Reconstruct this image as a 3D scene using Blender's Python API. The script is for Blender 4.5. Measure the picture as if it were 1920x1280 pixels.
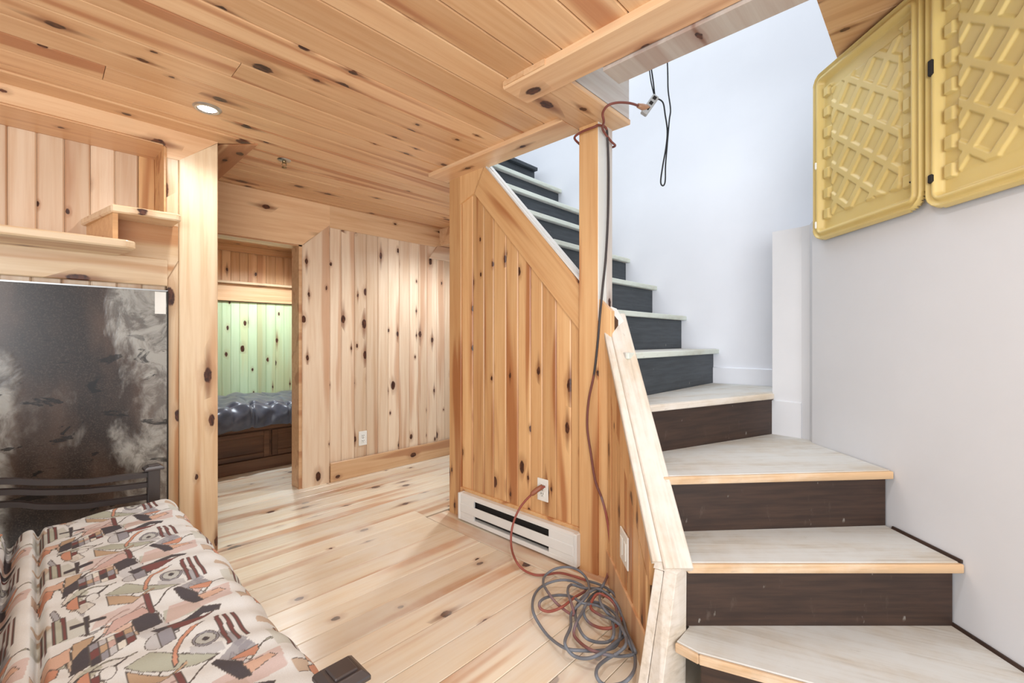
import bpy, bmesh, math, random
import numpy as np
from mathutils import Vector, Matrix
random.seed(11); np.random.seed(11)
scene = bpy.context.scene
for o in list(bpy.data.objects): bpy.data.objects.remove(o, do_unlink=True)
COL = scene.collection

# ------------------------------------------------------------------ camera, world, lights, exposure
TH = math.radians(43.4); CAMH = 1.1
cam = bpy.data.cameras.new('camera'); cam_o = bpy.data.objects.new('camera', cam); COL.objects.link(cam_o)
cam_o.location = (0, 0, CAMH); cam_o.rotation_euler = (math.pi/2, 0, TH - math.pi/2)
cam.sensor_width = 36; cam.sensor_fit = 'HORIZONTAL'; cam.lens = 36*840/1920; cam.shift_y = -3/1920; cam.clip_start = .02
scene.camera = cam_o
world = bpy.data.worlds.new('world'); scene.world = world; world.use_nodes = True
bg = world.node_tree.nodes['Background']; bg.inputs[0].default_value = (.86, .93, 1.0, 1); bg.inputs[1].default_value = 1.2
vs = scene.view_settings
vs.view_transform = 'Standard'; vs.look = 'None'; vs.gamma = 1; vs.use_curve_mapping = False; vs.exposure = 0.03
def area(name, loc, rot, size, power, color, size_y=None):
    l = bpy.data.lights.new(name, 'AREA'); l.energy = power; l.color = color; l.size = size
    if size_y: l.shape = 'RECTANGLE'; l.size_y = size_y
    o = bpy.data.objects.new(name, l); COL.objects.link(o); o.location = loc; o.rotation_euler = rot
    return o
# daylight of the storey above, falling down the open stairwell
area('upstairs_daylight', (2.2, 1.6, 4.4), (0, 0, 0), 1.6, 42, (.84, .92, 1.0), 2.6)
# added fill light behind the camera, unseen and not a real window
area('room_fill_light', (-1.3, -1.5, 1.35), (math.radians(90), 0, math.radians(-42)), 2.6, 95, (.93, .965, 1.0), 1.6)

# ------------------------------------------------------------------ helpers
F2 = (math.cos(TH), math.sin(TH)); R2 = (math.sin(TH), -math.cos(TH))
def P(r, f, z=0.0):            # the lower flight runs on the diagonal of the room: r across it, f along it
    return Vector((r*R2[0] + f*F2[0], r*R2[1] + f*F2[1], z))
FV = Vector((F2[0], F2[1], 0)); RV = Vector((R2[0], R2[1], 0)); UP = Vector((0, 0, 1))
VX = Vector((1, 0, 0)); VY = Vector((0, 1, 0))

def link(name, me, parent=None, mat=None, mw=None):
    o = bpy.data.objects.new(name, me); COL.objects.link(o)
    if mat is not None and len(me.materials) == 0: me.materials.append(mat)
    if mw is not None: o.matrix_world = mw
    if parent is not None:
        o.parent = parent
        o.matrix_parent_inverse = parent.matrix_basis.inverted()
    return o
def tag(o, label=None, cat=None, group=None, kind=None):
    if label: o['label'] = label
    if cat: o['category'] = cat
    if group: o['group'] = group
    if kind: o['kind'] = kind
    return o
def empty(name, loc, label, cat, group=None):
    o = bpy.data.objects.new(name, None); COL.objects.link(o); o.location = loc; o.empty_display_size = .05
    return tag(o, label, cat, group)
def bm_obj(name, bm, mat, parent=None, smooth=False, mw=None):
    bmesh.ops.recalc_face_normals(bm, faces=bm.faces)
    me = bpy.data.meshes.new(name); bm.to_mesh(me); bm.free()
    if smooth: me.polygons.foreach_set('use_smooth', [True]*len(me.polygons))
    return link(name, me, parent, mat, mw)
def bm_box(bm, lo, hi, bev=0):
    r = bmesh.ops.create_cube(bm, size=1)['verts']
    c = [(a+b)/2 for a, b in zip(lo, hi)]; s = [b-a for a, b in zip(lo, hi)]
    for v in r: v.co = Vector((c[i] + v.co[i]*s[i] for i in range(3)))
    if bev:
        es = {e for v in r for e in v.link_edges}
        bmesh.ops.bevel(bm, geom=list(es), offset=bev, segments=1, affect='EDGES')
def box(name, lo, hi, mat, parent=None, bev=0):
    bm = bmesh.new(); bm_box(bm, lo, hi, bev); return bm_obj(name, bm, mat, parent)
def bm_prism(bm, pts, vec):
    n = len(pts); vec = Vector(vec)
    a = [bm.verts.new(Vector(p)) for p in pts]; b = [bm.verts.new(Vector(p) + vec) for p in pts]
    bm.faces.new(a[::-1]); bm.faces.new(b)
    for i in range(n): bm.faces.new((a[i], a[(i+1) % n], b[(i+1) % n], b[i]))
def prism(name, pts, vec, mat, parent=None, bev=0):
    bm = bmesh.new(); bm_prism(bm, pts, vec)
    if bev: bmesh.ops.bevel(bm, geom=list(bm.edges), offset=bev, segments=1, affect='EDGES')
    return bm_obj(name, bm, mat, parent)
def hull(name, pts, mat, parent=None, bev=0):
    bm = bmesh.new()
    for p in pts: bm.verts.new(Vector(p))
    bmesh.ops.convex_hull(bm, input=list(bm.verts))
    bmesh.ops.dissolve_limit(bm, angle_limit=.02, verts=list(bm.verts), edges=list(bm.edges))
    if bev: bmesh.ops.bevel(bm, geom=list(bm.edges), offset=bev, segments=1, affect='EDGES')
    return bm_obj(name, bm, mat, parent)
_pc = {}
def plank(name, parent, o, L, W, ln, wd, t, mat, cuts=(), bev=.003, face=None):
    """one board: o = corner on its back, L along the grain, W across, the visible side towards face"""
    L = Vector(L).normalized(); W = Vector(W).normalized(); N = L.cross(W)
    mw = Matrix(((L.x, W.x, N.x, o[0]), (L.y, W.y, N.y, o[1]), (L.z, W.z, N.z, o[2]), (0, 0, 0, 1)))
    sg = -1 if face is not None and N.dot(Vector(face)) < 0 else 1
    key = (round(ln, 4), round(wd, 4), t, bev, mat.name, sg)
    me = _pc.get(key) if not cuts else None
    if me is None:
        bm = bmesh.new()
        sec = [(0, 0), (wd, 0), (wd, t-bev), (wd-bev, t), (bev, t), (0, t-bev)]
        bm_prism(bm, [(0, y, z*sg) for y, z in sec], (ln, 0, 0))
        for (px, py, nx, ny) in cuts:
            r = bmesh.ops.bisect_plane(bm, geom=list(bm.verts)+list(bm.edges)+list(bm.faces), plane_co=(px, py, 0), plane_no=(nx, ny, 0), clear_outer=True)
            ed = [e for e in r['geom_cut'] if isinstance(e, bmesh.types.BMEdge)]
            if ed: bmesh.ops.edgeloop_fill(bm, edges=ed)
        if not bm.faces: bm.free(); return None
        bmesh.ops.recalc_face_normals(bm, faces=bm.faces)
        me = bpy.data.meshes.new(name); bm.to_mesh(me); bm.free()
        me.materials.append(mat)
        if not cuts: _pc[key] = me
    return link(name, me, parent, mat, mw)
def poly_board(name, pts2, face, t, mat, parent, L, W, o):
    """board with a free outline: pts2 in (L, W)"""
    L = Vector(L).normalized(); W = Vector(W).normalized(); Nn = L.cross(W)
    bm = bmesh.new(); bm_prism(bm, [(a, b, 0) for a, b in pts2], (0, 0, t if Nn.dot(Vector(face)) > 0 else -t))
    mw = Matrix(((L.x, W.x, Nn.x, o[0]), (L.y, W.y, Nn.y, o[1]), (L.z, W.z, Nn.z, o[2]), (0, 0, 0, 1)))
    return bm_obj(name, bm, mat, parent, mw=mw)
def to2(p, o, L, W): d = Vector(p) - Vector(o); return (d.dot(Vector(L)), d.dot(Vector(W)))
def catmull(pts, n=8, closed=False):
    pts = [Vector(p) for p in pts]; out = []
    m = len(pts)
    for i in range(m if closed else m-1):
        if closed: p0, p1, p2, p3 = (pts[(i+k-1) % m] for k in range(4))
        else: p0 = pts[max(i-1, 0)]; p1 = pts[i]; p2 = pts[i+1]; p3 = pts[min(i+2, m-1)]
        for k in range(n):
            t = k/n
            out.append(.5*((2*p1) + (p2-p0)*t + (2*p0-5*p1+4*p2-p3)*t*t + (3*p1-p0-3*p2+p3)*t**3))
    if not closed: out.append(pts[-1])
    return out
def bm_tube(bm, pts, rad, seg=8, closed=False):
    pts = [Vector(p) for p in pts]; rings = []; n = len(pts); prev = None
    for i, p in enumerate(pts):
        a = pts[(i-1) % n] if (closed or i > 0) else p; b = pts[(i+1) % n] if (closed or i < n-1) else p
        t = (b-a).normalized() if (b-a).length > 1e-9 else Vector((0, 0, 1))
        if prev is None:
            u = t.orthogonal().normalized()
        else:
            u = (prev - t*prev.dot(t)); u = u.normalized() if u.length > 1e-6 else t.orthogonal().normalized()
        prev = u; v = t.cross(u)
        rr = rad[i] if hasattr(rad, '__len__') else rad
        rings.append([bm.verts.new(p + (u*math.cos(2*math.pi*k/seg) + v*math.sin(2*math.pi*k/seg))*rr) for k in range(seg)])
    for i in range(n if closed else n-1):
        A = rings[i]; B = rings[(i+1) % n]
        for k in range(seg): bm.faces.new((A[k], A[(k+1) % seg], B[(k+1) % seg], B[k]))
    if not closed: bm.faces.new(rings[0][::-1]); bm.faces.new(rings[-1])
def tube(name, pts, rad, mat, parent=None, seg=8, closed=False):
    bm = bmesh.new(); bm_tube(bm, pts, rad, seg, closed); return bm_obj(name, bm, mat, parent, smooth=True)
def bm_lathe(bm, prof, c, seg=32):
    rings = []
    for r, z in prof:
        rings.append([bm.verts.new((c[0]+max(r, 1e-5)*math.cos(2*math.pi*k/seg), c[1]+max(r, 1e-5)*math.sin(2*math.pi*k/seg), c[2]+z)) for k in range(seg)])
    for A, B in zip(rings, rings[1:]):
        for k in range(seg): bm.faces.new((A[k], A[(k+1) % seg], B[(k+1) % seg], B[k]))
def lathe(name, prof, c, mat, parent=None, seg=32, smooth=True):
    bm = bmesh.new(); bm_lathe(bm, prof, c, seg); return bm_obj(name, bm, mat, parent, smooth)

# ------------------------------------------------------------------ materials
class NT:
    def __init__(s, name):
        s.m = bpy.data.materials.new(name); s.m.use_nodes = True; s.t = s.m.node_tree; s.t.nodes.clear()
        s.out = s.n('ShaderNodeOutputMaterial'); s.b = s.n('ShaderNodeBsdfPrincipled'); s.l(s.b.outputs[0], s.out.inputs[0])
    def n(s, t, **k):
        x = s.t.nodes.new(t)
        for a, b in k.items(): setattr(x, a, b)
        return x
    def l(s, a, b): s.t.links.new(a, b)
    def set(s, sock, v):
        if hasattr(v, 'is_output'): s.l(v, sock)
        else: sock.default_value = v
    def math(s, op, a, b=None, clamp=False):
        x = s.n('ShaderNodeMath', operation=op, use_clamp=clamp); s.set(x.inputs[0], a)
        if b is not None: s.set(x.inputs[1], b)
        return x.outputs[0]
    def vmul(s, v, m, op='MULTIPLY'):
        x = s.n('ShaderNodeVectorMath', operation=op); s.set(x.inputs[0], v); s.set(x.inputs[1], m); return x.outputs[0]
    def noise(s, v, scale=1, detail=3, rough=.5, dist=0):
        x = s.n('ShaderNodeTexNoise'); s.l(v, x.inputs['Vector']); x.inputs['Scale'].default_value = scale
        x.inputs['Detail'].default_value = detail; x.inputs['Roughness'].default_value = rough; x.inputs['Distortion'].default_value = dist
        return x.outputs[0]
    def ramp(s, f, a, b, smooth=True):
        x = s.n('ShaderNodeMapRange'); x.interpolation_type = 'SMOOTHSTEP' if smooth else 'LINEAR'
        s.set(x.inputs[0], f); s.set(x.inputs[1], a); s.set(x.inputs[2], b); return x.outputs[0]
    def mix(s, f, a, b, mode='MIX'):
        x = s.n('ShaderNodeMix', data_type='RGBA', blend_type=mode); s.set(x.inputs[0], f); s.set(x.inputs[6], a); s.set(x.inputs[7], b); return x.outputs[2]
    def bump(s, h, st=.2, d=.002):
        x = s.n('ShaderNodeBump'); x.inputs['Strength'].default_value = st; x.inputs['Distance'].default_value = d; s.l(h, x.inputs['Height']); s.l(x.outputs[0], s.b.inputs['Normal'])
    def coord(s): return s.n('ShaderNodeTexCoord').outputs['Object']
def C(r, g, b):            # sRGB 0-255 to linear
    return tuple(((c/255)/12.92 if c/255 <= .04045 else ((c/255+.055)/1.055)**2.4) for c in (r, g, b)) + (1,)
def pine(name, light, dark, heart, knot=.42, rough=.38, kx=5.0, ky=8.0, kr=1.0, streak=.55, whiten=0):
    t = NT(name); oi = t.n('ShaderNodeObjectInfo'); rnd = oi.outputs['Random']
    cx = t.n('ShaderNodeCombineXYZ')
    t.l(t.math('MULTIPLY', rnd, 61.7), cx.inputs[0]); t.l(t.math('MULTIPLY', rnd, 37.3), cx.inputs[1]); t.l(t.math('MULTIPLY', rnd, 19.1), cx.inputs[2])
    p = t.vmul(t.coord(), cx.outputs[0], 'ADD')
    # knots
    pk = t.vmul(p, (kx, ky, 0.0))
    vo = t.n('ShaderNodeTexVoronoi', voronoi_dimensions='2D'); t.l(pk, vo.inputs['Vector']); vo.inputs['Scale'].default_value = 1; vo.inputs['Randomness'].default_value = .85
    sc = t.n('ShaderNodeSeparateColor'); t.l(vo.outputs['Color'], sc.inputs[0])
    has = t.math('LESS_THAN', sc.outputs[0], knot)
    rad = t.math('MULTIPLY', t.math('ADD', t.math('MULTIPLY', t.math('POWER', sc.outputs[1], 2.0), .095), .045), kr)
    wob = t.noise(t.vmul(p, (45, 70, 45)), 1, 2)
    dist = t.math('ADD', vo.outputs['Distance'], t.math('MULTIPLY', t.math('SUBTRACT', wob, .5), .075))
    kmask = t.math('MULTIPLY', t.ramp(t.math('DIVIDE', dist, rad), 1.0, .72), has)
    halo = t.math('MULTIPLY', t.ramp(t.math('DIVIDE', dist, rad), 2.6, .9), has)
    dv = t.n('ShaderNodeSeparateXYZ'); t.l(t.vmul(pk, vo.outputs['Position'], 'SUBTRACT'), dv.inputs[0])
    ax = t.math('ABSOLUTE', dv.outputs[0]); ay = t.math('ABSOLUTE', dv.outputs[1])
    tail = t.math('MULTIPLY', t.math('MULTIPLY', t.ramp(t.math('DIVIDE', ay, rad), 1.1, .1), t.ramp(t.math('DIVIDE', ax, rad), 5.0, .5)), t.math('LESS_THAN', sc.outputs[0], knot*.5))
    # grain, bent round the knots
    sx = t.n('ShaderNodeSeparateXYZ'); t.l(p, sx.inputs[0]); cy = t.n('ShaderNodeCombineXYZ')
    t.l(sx.outputs[0], cy.inputs[0]); t.l(t.math('ADD', sx.outputs[1], t.math('MULTIPLY', halo, .012)), cy.inputs[1]); t.l(sx.outputs[2], cy.inputs[2])
    q = cy.outputs[0]
    g1 = t.noise(t.vmul(q, (1.3, 26, 26)), 1.2, 5, .6, .5)
    g2 = t.noise(t.vmul(q, (5, 260, 260)), 1, 3)
    g3 = t.noise(t.vmul(q, (.55, 8.5, 8.5)), 1, 2, .5, .3)
    col = t.mix(t.ramp(g1, .30, .80), light, dark)
    col = t.mix(t.math('MULTIPLY', t.ramp(g3, .54, .66), streak), col, heart)
    col = t.mix(t.math('MULTIPLY', t.ramp(g2, .45, .75), .20), col, dark)
    tone = t.math('ADD', t.math('MULTIPLY', t.math('FRACT', t.math('MULTIPLY', rnd, 7.31)), .26), .86)
    tn = t.n('ShaderNodeCombineColor'); t.l(tone, tn.inputs[0]); t.l(t.math('POWER', tone, 1.25), tn.inputs[1]); t.l(t.math('POWER', tone, 1.5), tn.inputs[2])
    col = t.mix(1.0, col, tn.outputs[0], 'MULTIPLY')
    col = t.mix(t.math('MULTIPLY', halo, .45), col, tuple(h*.72 for h in heart[:3]) + (1,))
    col = t.mix(t.math('MULTIPLY', tail, .7), col, C(120, 66, 36))
    col = t.mix(kmask, col, t.mix(t.ramp(wob, .35, .65), C(58, 30, 20), C(96, 54, 34)))
    if whiten:  # whitening in noise patches, bright floor light mixed into the board colour
        d = t.noise(t.coord(), 2.2, 4, .6); col = t.mix(t.math('MULTIPLY', t.ramp(d, .38, .66), whiten), col, C(232, 228, 218))
    t.l(col, t.b.inputs['Base Color']); t.b.inputs['Roughness'].default_value = rough
    t.bump(g1, .12, .001)
    return t.m
def plain(name, col, rough=.5, metal=0, var=.0, scale=6, bump=0, emit=0, spec=None):
    t = NT(name)
    if var:
        n = t.noise(t.coord(), scale, 4, .6); c2 = tuple(x*(1-var) for x in col[:3]) + (1,)
        t.l(t.mix(t.ramp(n, .3, .7), col, c2), t.b.inputs['Base Color'])
    else: t.b.inputs['Base Color'].default_value = col
    t.b.inputs['Roughness'].default_value = rough; t.b.inputs['Metallic'].default_value = metal
    if bump: t.bump(t.noise(t.coord(), 180, 3), bump, .001)
    if emit: t.b.inputs['Emission Color'].default_value = (1, 1, 1, 1); t.b.inputs['Emission Strength'].default_value = emit
    if spec is not None: t.b.inputs['Specular IOR Level'].default_value = spec
    return t.m
M = {}
M['ceil'] = pine('pine_ceiling', C(230, 190, 146), C(214, 164, 118), C(182, 118, 78), knot=.36, rough=.36, kx=4.4, ky=6.5, kr=1.3, streak=.85)
M['wall'] = pine('pine_wall', C(230, 206, 178), C(216, 182, 148), C(192, 142, 106), knot=.38, rough=.33, kx=4.2, ky=8, kr=1.35, streak=.7)
M['honey'] = pine('pine_honey', C(222, 178, 126), C(206, 152, 100), C(168, 104, 60), knot=.32, rough=.36, kx=4.6, ky=9, kr=1.4, streak=.9)
M['floor'] = pine('pine_floor', C(236, 224, 202), C(226, 204, 172), C(196, 144, 104), knot=.28, rough=.28, kx=4.2, ky=6.5, kr=1.2, streak=.8, whiten=.55)
M['trim'] = pine('pine_trim', C(228, 190, 148), C(212, 164, 120), C(184, 128, 90), knot=.32, rough=.36, kx=4.4, ky=7, kr=1.35, streak=.75)
M['pale'] = pine('pine_pale', C(230, 206, 172), C(212, 178, 136), C(186, 130, 82), knot=.42, rough=.32, kx=3.4, ky=8, kr=1.3, streak=.9)
M['green'] = pine('pine_green_lit', C(206, 226, 188), C(190, 212, 166), C(204, 204, 150), knot=.26, rough=.4, kx=4, ky=8, kr=1.4)  # lower nook boards: greenish light put into the board colour
M['grey'] = pine('pine_weathered', C(206, 198, 190), C(190, 174, 164), C(170, 138, 122), knot=.18, rough=.6, kx=3, ky=7, kr=1.3)
M['brownbed'] = pine('stained_dark_pine', C(112, 78, 54), C(84, 56, 38), C(60, 38, 26), knot=.1, rough=.45)
M['white'] = plain('white_wall_paint', C(232, 234, 240), .75, var=.03, scale=2.5)
M['greywhite'] = plain('grey_white_plaster', C(218, 218, 220), .8, var=.03, scale=3, bump=.15)
M['whitemetal'] = plain('white_enamel', C(228, 226, 220), .35, var=.03)
M['plastic'] = plain('white_plastic', C(236, 234, 226), .35)
M['slot'] = plain('dark_recess', C(34, 28, 24), .8)
M['gap'] = plain('board_gap', C(84, 56, 34), .9)
M['steel'] = plain('brushed_steel', C(190, 190, 188), .3, 1)
M['brass'] = plain('sprinkler_metal', C(150, 130, 96), .35, 1)
M['blackmetal'] = plain('black_brown_metal', C(52, 42, 40), .36, .0, spec=.9)
M['blackwire'] = plain('black_cable', C(24, 26, 30), .5)
M['lens'] = plain('lamp_lens', C(255, 255, 255), .3, emit=18)
def worn(name, paint, wood, amt, rough=.7):
    t = NT(name); p = t.coord()
    a = t.noise(t.vmul(p, (1.5, 5, 5)), 1.4, 5, .6, .3); b = t.noise(p, 14, 5, .65); g = t.noise(t.vmul(p, (3, 70, 70)), 1, 4, .6, .3)
    w = t.mix(t.ramp(g, .35, .7), wood, tuple(c*.70 for c in wood[:3]) + (1,))
    f = t.math('ADD', t.math('ADD', t.math('MULTIPLY', a, .55), t.math('MULTIPLY', b, .22)), t.math('MULTIPLY', g, .23))
    col = t.mix(t.math('MULTIPLY', t.ramp(f, amt-.16, amt+.16), .85), paint, w)
    sc = t.ramp(t.noise(t.vmul(p, (9, 34, 34)), 1.3, 4, .7), .64, .74)
    col = t.mix(t.math('MULTIPLY', sc, .4), col, C(140, 136, 130))
    t.l(col, t.b.inputs['Base Color']); t.b.inputs['Roughness'].default_value = rough; t.bump(g, .15, .001); return t.m
M['tread'] = worn('worn_white_tread', C(208, 208, 204), C(196, 178, 152), .56)
M['nosing'] = worn('bare_nosing', C(224, 212, 194), C(208, 166, 118), .40)
M['nosewhite'] = worn('painted_nosing', C(216, 222, 212), C(190, 184, 160), .60)
M['cap'] = worn('worn_cap', C(222, 214, 204), C(204, 182, 150), .54)
def riser_mat(name, a, b):
    t = NT(name); p = t.coord()
    g = t.noise(t.vmul(p, (4, 4, 60)), 1, 4, .6); s = t.noise(t.vmul(p, (14, 14, 5)), 1.5, 4, .7)
    col = t.mix(t.ramp(g, .3, .7), a, b)
    sp = t.ramp(t.noise(t.vmul(p, (30, 30, 12)), 1.1, 3, .6), .67, .76)
    col = t.mix(t.math('MULTIPLY', t.ramp(s, .60, .78), .28), col, C(120, 108, 98)); col = t.mix(t.math('MULTIPLY', sp, .55), col, C(170, 164, 154))
    t.l(col, t.b.inputs['Base Color']); t.b.inputs['Roughness'].default_value = .5; return t.m
M['riser'] = riser_mat('dark_brown_riser', C(66, 46, 35), C(46, 31, 24))
M['cool_lit'] = riser_mat('cool_lit_riser', C(62, 68, 74), C(44, 49, 54))  # upper flight: cool stairwell light tinted into the dark riser colour
def lid_mat():
    t = NT('yellow_plastic'); n = t.noise(t.coord(), 3, 3)
    t.l(t.mix(t.ramp(n, .3, .7), C(224, 200, 132), C(214, 188, 118)), t.b.inputs['Base Color'])
    t.b.inputs['Roughness'].default_value = .38; t.b.inputs['Subsurface Weight'].default_value = .25; t.b.inputs['Subsurface Radius'].default_value = (.01, .008, .003); return t.m
M['lid'] = lid_mat()
def film_mat():
    t = NT('smeared_dark_glass'); p = t.coord()
    a = t.noise(t.vmul(p, (3.4, 1, 1.9)), 1.0, 5, .6, .5); b = t.noise(t.vmul(p, (9, 1, 7)), 1.2, 6, .68, .9)
    fine = t.noise(t.vmul(p, (120, 1, 120)), 2, 3); base = t.noise(t.vmul(p, (5, 1, 2)), 1, 4)
    sx = t.n('ShaderNodeSeparateXYZ'); t.l(p, sx.inputs[0])
    side = t.ramp(sx.outputs[0], .10, .36); left = t.ramp(sx.outputs[0], .02, -.12)
    low = t.ramp(sx.outputs[2], 1.30, .95)                 # the film is torn off along the top
    reach = t.math('ADD', t.math('MULTIPLY', side, .22), t.math('MULTIPLY', t.math('MULTIPLY', left, low), .20))
    film = t.ramp(t.math('ADD', a, reach), .58, .72)
    col = t.mix(t.ramp(base, .35, .68), C(44, 35, 30), C(84, 66, 54))
    col = t.mix(t.math('MULTIPLY', t.ramp(fine, .45, .8), .35), col, C(112, 100, 88))
    veil = t.math('MULTIPLY', film, t.math('ADD', .25, t.math('MULTIPLY', t.ramp(b, .38, .60), .6)))
    col = t.mix(veil, col, C(176, 174, 166))
    sm = t.math('MULTIPLY', t.ramp(t.noise(t.vmul(p, (4.5, 1, 10)), 1.3, 5, .6, .8), .60, .64), low)
    col = t.mix(t.math('MULTIPLY', sm, .85), col, C(24, 18, 14))
    t.l(col, t.b.inputs['Base Color']); t.b.inputs['Roughness'].default_value = .24
    t.bump(t.math('MULTIPLY', b, film), .35, .006); return t.m
M['film'] = film_mat()
def attr_mat(name, rough):
    t = NT(name); a = t.n('ShaderNodeVertexColor', layer_name='Col'); n = t.noise(t.coord(), 700, 2)
    t.l(t.mix(t.math('MULTIPLY', t.ramp(n, .35, .7), .12), a.outputs[0], C(120, 112, 104)), t.b.inputs['Base Color']); t.b.inputs['Roughness'].default_value = rough
    t.bump(n, .15, .0006); return t.m
M['fabric'] = attr_mat('printed_upholstery', .85)
M['cord'] = attr_mat('two_tone_cord', .55)
def quilt_mat():
    t = NT('dark_blue_grey_comforter'); n = t.noise(t.coord(), 9, 3)
    t.l(t.mix(t.ramp(n, .3, .7), C(92, 98, 114), C(70, 76, 90)), t.b.inputs['Base Color']); t.b.inputs['Roughness'].default_value = .36; t.b.inputs['Sheen Weight'].default_value = .4; return t.m
M['quilt'] = quilt_mat()
# ------------------------------------------------------------------ the setting
CZ = 2.14; HX = 1.82; BY = 3.41; AY = 2.74; WX = 2.87; Q = .209
def struct(o, label, cat='wall'): return tag(o, label, cat, kind='structure')

# floor
bm = bmesh.new(); bm_box(bm, (-1.4, -1.4, -.08), (3.3, 5.05, -.021))
floor = struct(bm_obj('floor', bm, M['gap']), 'pale knotty pine plank floor, whitened and lightly varnished', 'floor')
w = .128; y = -1.4; i = 0
while y < 4.95:
    c = y + w/2
    x1 = 1.655 if 1.06 < c < 2.28 else (3.2 if c > 2.28 else 2.6)
    x0 = -1.35
    js = sorted(random.uniform(-.9, 2.8) for _ in range(1)) if i % 2 else []
    xs = [x0] + [j for j in js if x0 + .3 < j < x1 - .3] + [x1]
    for a, b in zip(xs, xs[1:]):
        plank('floor_plank', floor, (a, y, -.02), VX, VY, b-a-.002, w-.002, .02, M['floor'], bev=.0022, face=UP)
    y += w; i += 1
plank('floor_border', floor, (1.82, 1.05, -.02), VY, -VX, 1.24, .162, .0205, M['floor'], bev=.0015, face=UP)

# ceiling
bm = bmesh.new()
bm_box(bm, (-1.4, -1.4, CZ+.021), (1.45, 1.04, CZ+.30)); bm_box(bm, (-1.4, 1.10, CZ+.021), (1.83, BY, CZ+.30)); bm_box(bm, (-1.4, 1.03, CZ+.021), (1.44, 1.11, CZ+.30)); bm_box(bm, (1.83, 2.40, CZ+.021), (3.2, BY, CZ+.05))
ceiling = struct(bm_obj('ceiling', bm, M['gap']), 'low knotty pine board ceiling with mitred trim boards', 'ceiling')
w = .132; y = -1.4; i = 0
while y < BY - .02:
    c = y + w/2; ww = min(w, BY - y)
    x1 = 1.30 if c < 1.28 else (1.69 if c < 2.32 else 2.62)
    x0 = -1.35 if c < 2.66 else .80
    js = [random.uniform(-.6, 1.1)] if i % 3 == 1 else []
    xs = [x0] + [j for j in js if x0 + .3 < j < x1 - .3] + [x1]
    for a, b in zip(xs, xs[1:]):
        plank('ceiling_board', ceiling, (a, y+ww-.0015, CZ+.02), VX, -VY, b-a-.002, ww-.0025, .02, M['ceil'], bev=.004, face=-UP)
    y += w; i += 1
# trim round the alcove wall (mitred) and along the stair opening
plank('ceiling_trim', ceiling, (-1.35, AY, CZ+.012), VX, -VY, 2.16, .13, .02, M['ceil'], cuts=[(2.0, 0, .707, -.707)], bev=.002, face=-UP)
plank('ceiling_trim', ceiling, (.645, AY-.13, CZ+.012), VY, VX, .80, .155, .02, M['ceil'], cuts=[(0, .155, -.707, -.80)], bev=.002, face=-UP)
plank('opening_trim', ceiling, (1.83, 1.262, CZ+.0), VY, -VX, 1.04, .155, .022, M['trim'], bev=.003, face=-UP)
plank('opening_trim', ceiling, (1.445, -1.3, CZ+.0), VY, -VX, 2.57, .155, .028, M['trim'], bev=.006, face=-UP)
plank('opening_trim', ceiling, (1.925, 1.05, CZ+.0), -VX, VY, .64, .105, .022, M['trim'], bev=.003, face=-UP)
plank('opening_trim', ceiling, (1.83, 1.156, CZ+.0), -VX, VY, .545, .105, .020, M['trim'], bev=.003, face=-UP)
# header beam of the opening nearest the camera and the block above the post
t1 = struct(prism('trim_1', [(1.445, -1.3, 2.10), (1.56, -1.3, 2.10), (1.56, -1.3, 2.42), (1.445, -1.3, 2.42)], (0, 2.2, 0), M['grey']), 'greyish unfinished header board along the stair opening', 'beam')
t2 = struct(box('trim_2', (1.40, 1.05, CZ-.004), (1.915, 1.16, 2.46), M['grey'], bev=.002), 'grey wooden block on top of the square post', 'beam')
t3 = struct(box('trim_3', (1.56, -1.3, 2.295), (2.60, .30, 2.32), M['gap']), 'pine soffit board above the yellow plastic lids', 'soffit')
for k in range(4): plank('soffit_board', t3, (1.56+k*.26, -1.3, 2.296), VY, VX, 1.6, .258, .016, M['trim'], bev=.003, face=-UP)

# back wall (vertical boards) with the doorway
bm = bmesh.new(); bm_box(bm, (1.34, BY+.012, 0), (3.2, BY+.10, CZ+.02)); bm_box(bm, (.3, BY+.012, 1.80), (1.34, BY+.10, CZ+.02))
wall_back = struct(bm_obj('wall_back', bm, M['gap']), 'back wall of pale vertical knotty pine boards beside the doorway')
x = 1.55; i = 0
while x < 3.15:
    bw = random.choice((.095, .105, .11))
    plank('wall_board', wall_back, (x+bw, BY+.012, .12), UP, -VX, 1.90, bw-.002, .012, M['wall'], bev=.005, face=-VY)
    x += bw
plank('header_trim', wall_back, (2.60, BY+.012, 1.968), -VX, UP, 1.06, .172, .022, M['trim'], bev=.003, face=-VY)
# door casing: mitred head and right leg
door = struct(bm_obj('door_1', (lambda b: (bm_box(b, (1.335, BY+.0, 0), (1.345, BY+.13, 1.80)), b)[1])(bmesh.new()), M['trim']), 'open doorway with mitred pine casing to the sleeping nook', 'doorway')
plank('casing_leg', door, (1.545, BY+.012, 0), UP, -VX, 1.985, .205, .026, M['wall'], cuts=[(1.80, .205, 1, .9)], bev=.004, face=-VY)
plank('casing_head', door, (1.545, BY+.012, 1.80), -VX, UP, 1.0, .34, .026, M['trim'], cuts=[(0, .185, -.69, -.75)], bev=.004, face=-VY)
box('door_jamb', (1.318, BY-.004, 0), (1.345, BY+.13, 1.80), M['trim'], door)
box('head_jamb', (.5, BY-.004, 1.79), (1.34, BY+.13, 1.81), M['trim'], door)
bb = struct(bm_obj('baseboard_back', (lambda b: (bm_box(b, (1.545, BY, 0), (3.2, BY+.011, .02)), b)[1])(bmesh.new()), M['trim']), 'reddish pine baseboard along the back wall', 'baseboard')
plank('board', bb, (1.547, BY-.012, 0), VX, UP, 1.6, .148, .016, M['trim'], bev=.003, face=-VY)
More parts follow.
